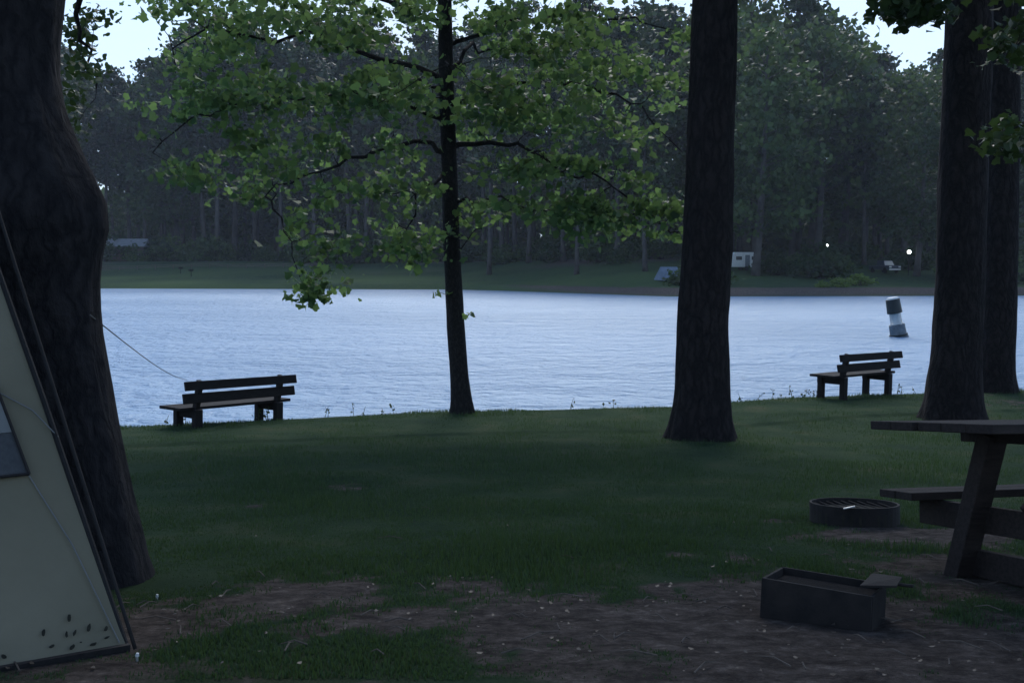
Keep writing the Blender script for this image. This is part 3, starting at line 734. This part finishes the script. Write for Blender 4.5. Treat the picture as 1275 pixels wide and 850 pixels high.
# pale tent
p = far_pt(832, 14); e = tag(empty('ridge_tent', p, (0, 0, R(20))), 'pale blue tent pitched across the lake beside the broad pine', 'tent')
MB().add([(-1.5, -1.2, 0), (1.5, -1.2, 0), (1.2, 0, 1.7), (-1.2, 0, 1.7), (-1.5, 1.2, 0), (1.5, 1.2, 0)], [(0, 1, 2, 3), (4, 3, 2, 5), (0, 3, 4), (1, 5, 2), (0, 4, 5, 1)]).build('canopy', M['blue_fabric'], e)
MB().add([(-.35, -1.21, .02), (.35, -1.21, .02), (0, -.33, 1.25)], [(0, 1, 2)]).build('door', M['mesh'], e)
# cabin
p = far_pt(160, 58); e = tag(empty('cabin', p, (0, 0, R(8))), 'small brown cabin with a pale tin roof in the woods at far left', 'cabin')
MB().box((0, 0, 1.5), (8, 5, 3.4)).build('wall', M['cabin_wall'], e)
MB().add([(-4.6, -3.2, 3.2), (4.6, -3.2, 3.2), (4.6, 0, 4.9), (-4.6, 0, 4.9), (-4.6, 3.2, 3.2), (4.6, 3.2, 3.2), (-4.6, -3.2, 3.05), (4.6, -3.2, 3.05), (4.6, 3.2, 3.05), (-4.6, 3.2, 3.05)],
    [(0, 1, 2, 3), (4, 3, 2, 5), (0, 3, 4, 9, 6), (1, 7, 8, 5, 2), (0, 6, 7, 1), (4, 5, 8, 9), (6, 9, 8, 7)]).build('roof', M['roof'], e)
for x_ in (-2.4, 2.4):
    w_ = MB().box((x_, -2.52, 1.9), (1.2, .06, 1.)).build('window', M['glass'], e)
    MB().box((x_, -2.56, 1.35), (1.4, .12, .1)).build('sill', M['white_paint'], w_)
MB().box((0, -2.52, 1.25), (1., .06, 2.1)).build('door', M['wood'], e)
# lawn furniture across the lake
def post_grill(px, off, label):
    p = far_pt(px, off); e = tag(empty('post_grill', p), label, 'grill')
    MB().tube([(0, 0, -.1), (0, 0, .9)], .06, 8).build('post', M['steel'], e)
    mb = MB(); mb.box((0, 0, .93), (.7, .5, .04)); mb.box((-.34, 0, 1.08), (.04, .5, .3)); mb.box((.34, 0, 1.08), (.04, .5, .3)); mb.box((0, .24, 1.08), (.7, .04, .3)); mb.build('fire_box', M['steel'], e)
    mb = MB()
    for i in range(6): mb.box((-.28 + i*.11, 0, 1.14), (.025, .46, .02))
    mb.build('grate', M['steel'], e)
post_grill(239, 16, 'dark post grill on the lawn across the lake at left')
post_grill(226, 20, 'second dark post grill farther up the far lawn')
def log_rail(px0, px1, off, label):
    a, b_ = far_pt(px0, off), far_pt(px1, off); e = tag(empty('rail_fence', a), label, 'fence'); n = max(2, int((b_-a).length / 3.5))
    for i in range(n+1):
        q = a.lerp(b_, i/n); q.z = ground_at(q.x, q.y)
        MB().box(q - a + Vector((0, 0, .4)), (.14, .14, 1.)).build('post', M['cabin_wall'], e)
    for h in (.45, .8):
        mb = MB()
        for i in range(n):
            q0, q1 = a.lerp(b_, i/n), a.lerp(b_, (i+1)/n); q0.z = ground_at(q0.x, q0.y); q1.z = ground_at(q1.x, q1.y)
            mb.beam(q0 - a + Vector((0, -.1, h)), q1 - a + Vector((0, -.1, h)), .05, .12)
        mb.build('rail', M['cabin_wall'], e)
log_rail(128, 400, 30, 'low brown rail fence along the lawn across the lake')

# ------------------------------------------------------------------ buoy
p = at(1119, 419, 3.0 * F / (419 - HOR)); p.z = WATER
e = tag(empty('buoy', p, (0, R(-11), 0)), 'leaning dark and white buoy floating on the lake above the right bench', 'buoy')
def ring(r0, z0, r1, z1, n=20): return MB().tube([(0, 0, z0), (0, 0, z1)], [r0, r1], n)
MB().tube([(0, 0, -.3), (0, 0, .0), (0, 0, .1)], [.45, .42, .3], 20).build('float', M['buoy_grey'], e, .02, True)
ring(.36, .1, .34, .56).build('lower_drum', M['buoy_grey'], e, .02)
mb = MB(); mb.tube([(0, 0, .02), (0, 0, .12)], .40, 20); mb.build('collar', M['buoy_dark'], e)
mb = MB()
for a in range(4):
    an = a * math.pi/2 + .3; c_, s_ = math.cos(an), math.sin(an); mb.tube([(c_*.3, s_*.3, .5), (c_*.28, s_*.28, 1.12)], .025, 6)
mb.build('cage', M['pale_metal'], e)
ring(.30, .58, .29, .62).build('band', M['white_paint'], e)
mb = MB(); mb.tube([(0, 0, .6), (0, 0, 1.1)], [.17, .17], 14); mb.build('core', M['white_paint'], e)
ring(.33, 1.08, .30, 1.72).build('upper_drum', M['buoy_dark'], e, .02)
ring(.28, 1.725, .22, 1.8).build('cap', M['white_paint'], e, .01)

# ------------------------------------------------------------------ benches
def bench(px, D_, yaw, label, L=2.08, d=.52, roll=0, drop=0):
    q = at(px, 500, D_)
    e = empty('park_bench', (q.x, D_, ground_at(q.x, D_) - drop))
    e.rotation_euler = (0, R(roll), yaw)
    tag(e, label, 'bench', 'wooden benches facing the lake')
    wd = M['wood']; hp = .365 * L
    for z, h in ((.79, .135), (.60, .15)):
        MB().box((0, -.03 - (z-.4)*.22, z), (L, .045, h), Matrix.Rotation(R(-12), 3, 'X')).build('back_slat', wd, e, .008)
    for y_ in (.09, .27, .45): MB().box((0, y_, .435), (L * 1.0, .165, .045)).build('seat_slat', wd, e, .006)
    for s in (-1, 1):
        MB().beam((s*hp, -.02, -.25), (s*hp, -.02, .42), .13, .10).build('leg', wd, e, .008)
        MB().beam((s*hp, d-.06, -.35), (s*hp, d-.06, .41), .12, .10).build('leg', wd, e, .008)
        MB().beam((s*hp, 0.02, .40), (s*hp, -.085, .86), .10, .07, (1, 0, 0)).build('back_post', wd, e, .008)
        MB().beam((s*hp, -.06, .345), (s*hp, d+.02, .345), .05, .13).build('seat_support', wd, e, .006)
    return e
bench(296, 14.9, R(53), 'left wooden bench on the bank with a rope meeting its back', roll=2.0, drop=.15)
bench(1077, 18.3, R(38), 'right wooden bench on the bank below the buoy, beside the big pine', roll=1.0)

# ------------------------------------------------------------------ picnic table
O = Vector((2.32, 4.26, ground_at(2.32, 4.26)))
e = tag(empty('picnic_table', O), 'brown wooden picnic table cut off by the right edge', 'picnic table')
e.rotation_euler = (Matrix.Rotation(-.135, 3, 'X') @ Matrix.Rotation(R(18), 3, 'Z')).to_euler()
tw = M['table_wood']
x0, x1 = -.52, 1.42                      # local X runs along the table, local Y away from the camera
for i in range(5):
    MB().box(((x0+x1)/2 + random.uniform(-.012, .012), -.37 + (i+.5)*.148, .742), (x1-x0, .141, .04)).build('tabletop_board', tw, e, .004)
for x_ in (0, .9):
    MB().box((x_, 0, .69), (.05, .68, .06)).build('cleat', tw, e, .004)
    MB().box((x_+.06, 0, .285), (.045, 1.42, .13)).build('seat_support', tw, e, .004)
    MB().box((x_+.06, 0, .07), (.05, .80, .13)).build('foot_brace', tw, e, .004)
    for s_ in (-1, 1): MB().beam((x_, s_*.42, -.05), (x_, s_*.16, .70), .085, .11, (1, 0, 0)).build('leg', tw, e, .005)
MB().beam((.03, 0, .34), (.42, 0, .70), .045, .08).build('brace', tw, e, .004)
MB().beam((.87, 0, .34), (.50, 0, .70), .045, .08).build('brace', tw, e, .004)
for s_ in (-1, 1):
    for k_ in (0, 1): MB().box(((x0+x1)/2 + .12, s_*(.60 + k_*.125), .375), (x1-x0-.5, .118, .04)).build('seat_board', tw, e, .004)

# ------------------------------------------------------------------ fire boxes
p = gpt(1041, 781)
e = tag(empty('fire_box', (p.x, p.y + .16, ground_at(p.x, p.y + .16)), (math.atan(-.1), 0, R(-32))), 'square sooty steel fire box with a hinged grate on bare soil', 'fire box')
W, Dp, Hh = .42, .27, .15
for c, d_ in (((0, -Dp/2, Hh/2-.05), (W, .012, Hh+.10)), ((0, Dp/2, Hh/2-.05), (W, .012, Hh+.10)), ((-W/2+.004, 0, Hh/2-.05), (.012, Dp-.014, Hh+.096)), ((W/2-.004, 0, Hh/2-.05), (.012, Dp-.014, Hh+.096))):
    MB().box(c, d_).build('side_plate', M['steel'], e, .002)
mb = MB(); mb.box((0, 0, Hh-.065), (W-.03, Dp-.03, .03)); mb.build('ash_bed', M['mud'], e)
mb = MB()
for i in range(14): mb.box((0, -Dp/2 + .025 + i*(Dp-.05)/13, Hh - .03), (W-.03, .006, .006))
mb.box((-.12, 0, Hh-.04), (.01, Dp-.03, .008)); mb.box((.12, 0, Hh-.04), (.01, Dp-.03, .008)); mb.build('grate', M['steel'], e)
MB().add([(W/2-.05, -Dp/2+.02, Hh+.022), (W/2+.07, -Dp/2+.08, Hh+.03), (W/2+.07, Dp/2-.08, Hh+.045), (W/2-.05, Dp/2-.02, Hh+.03), (W/2-.05, -Dp/2+.02, Hh+.03), (W/2+.07, -Dp/2+.08, Hh+.038), (W/2+.07, Dp/2-.08, Hh+.053), (W/2-.05, Dp/2-.02, Hh+.038)],
    [(0, 3, 2, 1), (4, 5, 6, 7), (0, 1, 5, 4), (1, 2, 6, 5), (2, 3, 7, 6), (3, 0, 4, 7)]).build('side_shelf', M['steel'], e)
MB().tube([(W/2, 0, Hh+.03), (W/2+.12, .0, Hh+.035)], .007, 8).build('handle', M['steel'], e)

p = gpt(1082, 657)
e = tag(empty('fire_ring', (p.x, p.y + .27, ground_at(p.x, p.y + .27)), (math.atan(-.11), 0, 0)), 'low round steel fire ring on pale sand behind the picnic table', 'fire ring')
n = 40; Ro, Ri, h = .29, .275, .13; V_ = []
for k in range(n):
    a = 2*math.pi*k/n
    for rr, z in ((Ro, -.05), (Ro, h), (Ri, h), (Ri, -.05)): V_.append((rr*math.cos(a), rr*math.sin(a), z))
F_ = [(k*4+j, ((k+1) % n)*4+j, ((k+1) % n)*4+(j+1) % 4, k*4+(j+1) % 4) for k in range(n) for j in range(4)]
mesh_from('ring', V_, F_, M['steel'], e)
mb = MB(); mb.tube([(0, 0, -.03), (0, 0, h-.045)], .29, 32); mb.build('ash_bed', M['mud'], e)
mb = MB()
for i in range(9):
    x_ = -.22 + i*.055; ln = math.sqrt(max(0, Ri**2 - x_**2)); mb.tube([(x_, -ln+.01, h-.02), (x_, ln-.01, h-.02)], .004, 6)
mb.build('grate', M['steel'], e)
MB().tube([(-.16, -.26, h-.005), (-.09, -.275, h+.012)], [.006, .006], 8).build('handle', M['pale_metal'], e)

# ------------------------------------------------------------------ tent
A = gpt(161, 810); Bp = gpt(-10, 838); dr = (Bp - A); dr.z = 0; dr.normalize()
A2 = at(0, 345, 3.72)
edge = (A2 - A); At = A + edge * 1.28
tent = tag(empty('tent', (-2.6, 2.9, ground_at(-2.6, 2.9))), 'khaki canvas tent with a mesh window and mud splashes at left edge', 'tent')
base = tent.location
B = A + dr * 2.2; B.z = ground_at(B.x, B.y)
Dd = A + Vector((-.92, .38, 0)) * 2.1; Dd.z = ground_at(Dd.x, Dd.y)
Cc = B + (Dd - A) ; Cc.z = ground_at(Cc.x, Cc.y)
Bt = B + Vector((-(At-A).x*.5 + .1, .35, At.z - B.z)); Dt = Dd + Vector((.35, -.35, At.z - Dd.z)); n_w = (B - A).cross(At - A).normalized(); Bt = Bt - n_w * (Bt - A).dot(n_w); Ct = Cc + Vector((.5, .05, At.z - Cc.z))
peak = (At + Bt + Ct + Dt) / 4 + Vector((0, 0, .35))
def panel(name, P4, mat, nu=14, nv=14, bulge=.03, off=0, parent=tent):
    a, b_, c, d_ = [Vector(v) for v in P4]; nn = (b_ - a).cross(d_ - a).normalized(); V_ = []; F_ = []
    for j in range(nv+1):
        for i in range(nu+1):
            u, v = i/nu, j/nv; p_ = a.lerp(b_, u).lerp(d_.lerp(c, u), v)
            wr = .005*math.sin(9*u + 14*v) + .003*math.sin(31*u - 12*v + 1)
            p_ += nn * (bulge * math.sin(math.pi*u) * math.sin(math.pi*v) * (1 if off == 0 else 1) + wr * (1 if off == 0 else 0) * min(1, 6*u*(1-u)) + off)
            V_.append(p_ - base)
    for j in range(nv):
        for i in range(nu): F_.append((j*(nu+1)+i, j*(nu+1)+i+1, (j+1)*(nu+1)+i+1, (j+1)*(nu+1)+i))
    return mesh_from(name, V_, F_, mat, parent, True)
# front wall, A->B along the ground
fn = (B - A).cross(At - A).normalized(); s_out = 1 if fn.dot(-A) > 0 else -1
panel('wall', (A, B, Bt, At), M['canvas'], 30, 30, 0.0)
panel('wall', (A, Dd, Dt, At), M['canvas_grey'], 10, 10, 0.0)
panel('wall', (B, Cc, Ct, Bt), M['canvas'], 10, 10, .0); panel('wall', (Dd, Cc, Ct, Dt), M['canvas'], 10, 10, 0.)
mesh_from('roof', [v - base for v in (At, Bt, Ct, Dt, peak)], [(0, 1, 4), (1, 2, 4), (2, 3, 4), (3, 0, 4)], M['canvas_grey'], tent)
def on_wall(px, py, off=.012):
    """point of the front wall seen along one reading"""
    d_ = at(px, py, 1.0); n_ = fn; t_ = A.dot(n_) / d_.dot(n_); return d_ * t_ + n_ * s_out * off
def poly_on_wall(name, pl, mat, off=.012, parent=tent): return mesh_from(name, [on_wall(x, y, off) - base for x, y in pl], [tuple(range(len(pl)))], mat, parent)
poly_on_wall('window', [(-60, 470), (-8, 478), (35, 592), (-60, 602)], M['mesh'], .014)
poly_on_wall('window_flap', [(-60, 470), (-8, 478), (14, 540), (-60, 548)], M['canvas_grey'], .018)
mb = MB()
for pl in ([(-8, 478), (35, 592)], [(35, 592), (-60, 602)]): mb.tube([on_wall(*q, .018) - base for q in pl], .006, 6)
mb.build('window_trim', M['black_trim'], tent)
mb = MB(); mb.tube([on_wall(-20, 480, .008) - base, on_wall(40, 512, .01) - base, on_wall(72, 545, .008) - base], .0025, 5); mb.tube([on_wall(35, 592, .008) - base, on_wall(90, 680, .008) - base, on_wall(148, 800, .006) - base], .0025, 5); mb.build('seam', M['canvas_grey'], tent)
MB().tube([A - base + Vector((0, 0, -.02)), A.lerp(At, .5) - base + Vector((.004, 0, 0)), At - base], .011, 8).build('edge_trim', M['black_trim'], tent)
rr_ = random.Random(4); V_, F_ = [], []
for cx_, cy_, l_, w_, an in [(53, 788, 11, 5, 80), (85, 770, 12, 5, 85), (82, 790, 8, 4, 90), (92, 788, 9, 4, 60), (110, 782, 11, 5, 75), (131, 783, 8, 5, 60), (132, 794, 8, 3, 25), (89, 806, 9, 6, 35), (116, 802, 10, 4, 20), (64, 805, 8, 4, 20), (4, 818, 8, 7, 10), (100, 800, 4, 2, 10)]:
    b_ = len(V_)
    for k in range(9):
        a = 2*math.pi*k/9; q = rr_.uniform(.7, 1.15); u, v = math.cos(a)*l_/2*q, math.sin(a)*w_/2*q; c_, s_ = math.cos(R(an)), math.sin(R(an))
        V_.append(on_wall(cx_ + u*c_ - v*s_, cy_ - u*s_ - v*c_, .009) - base)
    mesh_from('mud_splash', V_, [tuple(range(9))], M['mud'], tent); V_ = []
mb = MB(); gA, gB_ = A.lerp(B, 0), B
mb.beam(A - base + Vector((0, 0, .0)), B - base, .02, .05); mb.build('ground_sheet', M['black_trim'], tent)
# guy rope of the tent with its stakes
st = gpt(169, 822)
g0 = At + Vector((0.02, .05, .15))
def rope(name, a, b_, r_, label, sag=.0, cat='rope', mat='rope'):
    n_ = 16; P_ = []
    for i in range(n_+1):
        f = i/n_; q = Vector(a).lerp(Vector(b_), f); q.z -= sag*math.sin(math.pi*f); P_.append(q)
    return tag(MB().tube(P_, r_, 6).build(name, M[mat], None, 0, True), label, cat)
rope('guy_rope', g0, st + Vector((0, 0, .04)), .007, 'dark guy rope running down the tent edge to a white stake', .0, 'rope', 'black_trim')
def stake(p, label):
    e = tag(empty('tent_stake', p), label, 'tent stake')
    MB().tube([(0, 0, -.08), (.005, 0, .018)], .005, 8).build('shaft', M['pale_metal'], e)
    MB().tube([(.005, 0, .016), (.007, 0, .026)], [.007, .005], 8).build('head', M['white_paint'], e)
stake(st, 'white topped stake at the foot of the tent edge')
stake(gpt(194, 747), 'white topped stake beside the leaning trunk base')
bn = [o for o in bpy.data.objects if o.name == 'park_bench'][0]
bpy.context.view_layer.update()
rope('thin_rope', at(112, 392, TD - .18), at(233, 473, 14.2), .003, 'thin rope stretched from the leaning trunk to the left bench', .06)

# ------------------------------------------------------------------ grass, weeds, litter
def grass(n, y0, y1, h, wd, seed, keep=None, name='grass', mat='grass', sl=.5):
    r_ = np.random.default_rng(seed)
    y = y0 * (y1 / y0) ** r_.uniform(0, 1, n); x = r_.uniform(-.60, .60, n) * y
    s = soil(x, y); ok = (r_.uniform(0, 1, n) > s * 1.15) & (y < lip(x) + 1.1)
    if keep is not None: ok &= keep(x, y)
    x, y = x[ok], y[ok]; n = len(x); z = gz(x, y)
    patch = np.clip(.85 + 1.3 * fbm(x*1.3, y*1.1, s=61, o=4), .3, 1.9)
    hh = h * r_.uniform(.5, 1.3, n) * patch * (1 - .45 * soil(x, y)) * np.clip((y - 1.2) / 4.5, .45, 1); a = r_.uniform(0, 2*math.pi, n); la = r_.uniform(0, 2*math.pi, n); ls = hh * r_.uniform(.1, .9, n) * sl
    w2 = wd * r_.uniform(.6, 1.3, n) / 2
    P = np.stack([x, y, z - .005], 1); u = np.stack([np.cos(a)*w2, np.sin(a)*w2, np.zeros(n)], 1)
    ln = np.stack([np.cos(la)*ls, np.sin(la)*ls, np.zeros(n)], 1)
    V = np.stack([P - u, P + u, P + ln*.35 + u*.7 + np.stack([0*x, 0*x, hh*.6], 1), P + ln*.35 - u*.7 + np.stack([0*x, 0*x, hh*.6], 1), P + ln + np.stack([0*x, 0*x, hh], 1)], 1).reshape(-1, 3)
    b_ = np.arange(n)[:, None] * 5
    me = bpy.data.meshes.new(name)
    me.vertices.add(n*5); me.vertices.foreach_set('co', V.astype(np.float32).ravel())
    li = np.concatenate([b_ + [0, 1, 2, 3], b_ + [3, 2, 4]], 1).astype(np.int32); me.loops.add(n*7); me.loops.foreach_set('vertex_index', li.ravel())
    me.polygons.add(n*2); stt = (np.arange(n)[:, None]*7 + [0, 4]).astype(np.int32); me.polygons.foreach_set('loop_start', stt.ravel()); me.polygons.foreach_set('loop_total', np.tile([4, 3], n).astype(np.int32))
    me.update(calc_edges=True); me.materials.append(M[mat])
    o = bpy.data.objects.new(name, me); C.objects.link(o); return tag(o, kind='stuff')
o = grass(250000, 2.9, 20.5, .042, .006, 1); tag(o, 'mown dark green grass covering the bank', 'grass')
o = grass(60000, 13.0, 20.8, .048, .010, 2, lambda x, y: (y > lip(x) - .8), 'lip_grass'); tag(o, 'taller grass fringe along the top of the bank', 'grass')
# taller weeds standing against the water
r_ = np.random.default_rng(8); P = []; mb = MB()
for px, n_ in [(1005, 12), (1012, 7), (1125, 9), (960, 6), (700, 4), (450, 5), (400, 5), (310, 8), (330, 5), (215, 4), (760, 5), (1140, 5), (930, 5), (480, 3), (1000, 6)]:
    for _ in range(n_ // 3 + 1):
        x_px = px + r_.normal()*9; D_ = 16.
        for _k in range(6): D_ = float(lip((x_px-CX)/F*D_)) + .25
        x = (x_px-CX)/F*D_; z = ground_at(x, D_); h = r_.uniform(.08, .24); t_ = Vector((x + r_.normal()*.06, D_ + r_.normal()*.06, z + h))
        mb.tube([(x, D_, z-.02), t_], [.005, .003], 4, False); k_ = int(h*26)
        f = r_.uniform(.25, 1, k_)[:, None]; P.append(np.array([x, D_, z])*(1-f) + np.array(t_)*f + r_.normal(size=(k_, 3))*.022)
V, Fc = leaves_mesh(np.concatenate(P), .05, LEAF4, .3, r_)
nb = len(mb.V); Vall = np.concatenate([np.array([tuple(v) for v in mb.V]), V]); 
o = mesh_from('weeds', Vall, [tuple(f) for f in mb.F] + [tuple(int(i) + nb for i in f) for f in Fc], M['leaf_dark']); tag(o, 'leafy weeds standing up along the water edge', 'weeds', kind='stuff')
# dry leaves and twigs on the bare soil
n = 1300; y = 2.9 * (9 / 2.9) ** r_.uniform(0, 1, n); x = r_.uniform(-.6, .6, n) * y; s = soil(x, y); ok = r_.uniform(0, 1, n) < s * .8 + .06
x, y = x[ok], y[ok]; V, Fc = leaves_mesh(np.stack([x, y, gz(x, y) + .012 + r_.uniform(0, .012, len(x))], 1), .015, LEAF6, .8, r_, .7)
tag(mesh_from('leaf_litter', V, Fc, M['litter']), 'dry brown leaves scattered over the bare soil', 'leaf litter', kind='stuff')
mb = MB()
for _ in range(170):
    y = 2.95 * (8 / 2.95) ** r_.uniform(); x = r_.uniform(-.58, .58) * y
    if float(soil(x, y)) < .25 and r_.uniform() > .1: continue
    a = r_.uniform(0, 3.14); l = r_.uniform(.02, .09); z = ground_at(x, y) + .014; dx, dy = math.cos(a)*l, math.sin(a)*l
    mb.tube([(x-dx, y-dy, ground_at(x-dx, y-dy)+.012), (x, y + .01, z + .008), (x+dx, y+dy, ground_at(x+dx, y+dy)+.012)], [.003, .0028, .0015], 5)
tag(mb.build('twigs', M['twig']), 'small fallen twigs strewn on the bare soil', 'twigs', kind='stuff')

# ------------------------------------------------------------------ haze
m_, t_, b_ = nodes('haze'); t_.nodes.remove(b_); pv = N(t_, 'ShaderNodeVolumePrincipled')
pv.inputs['Color'].default_value = (.75, .85, 1, 1); pv.inputs['Density'].default_value = .00023; pv.inputs['Anisotropy'].default_value = .2
t_.links.new(pv.outputs[0], t_.nodes['Material Output'].inputs['Volume'])
hz = MB().box((0, 1000, 15.5), (7200, 7200, 49)).build('haze', m_); tag(hz, kind='stuff')
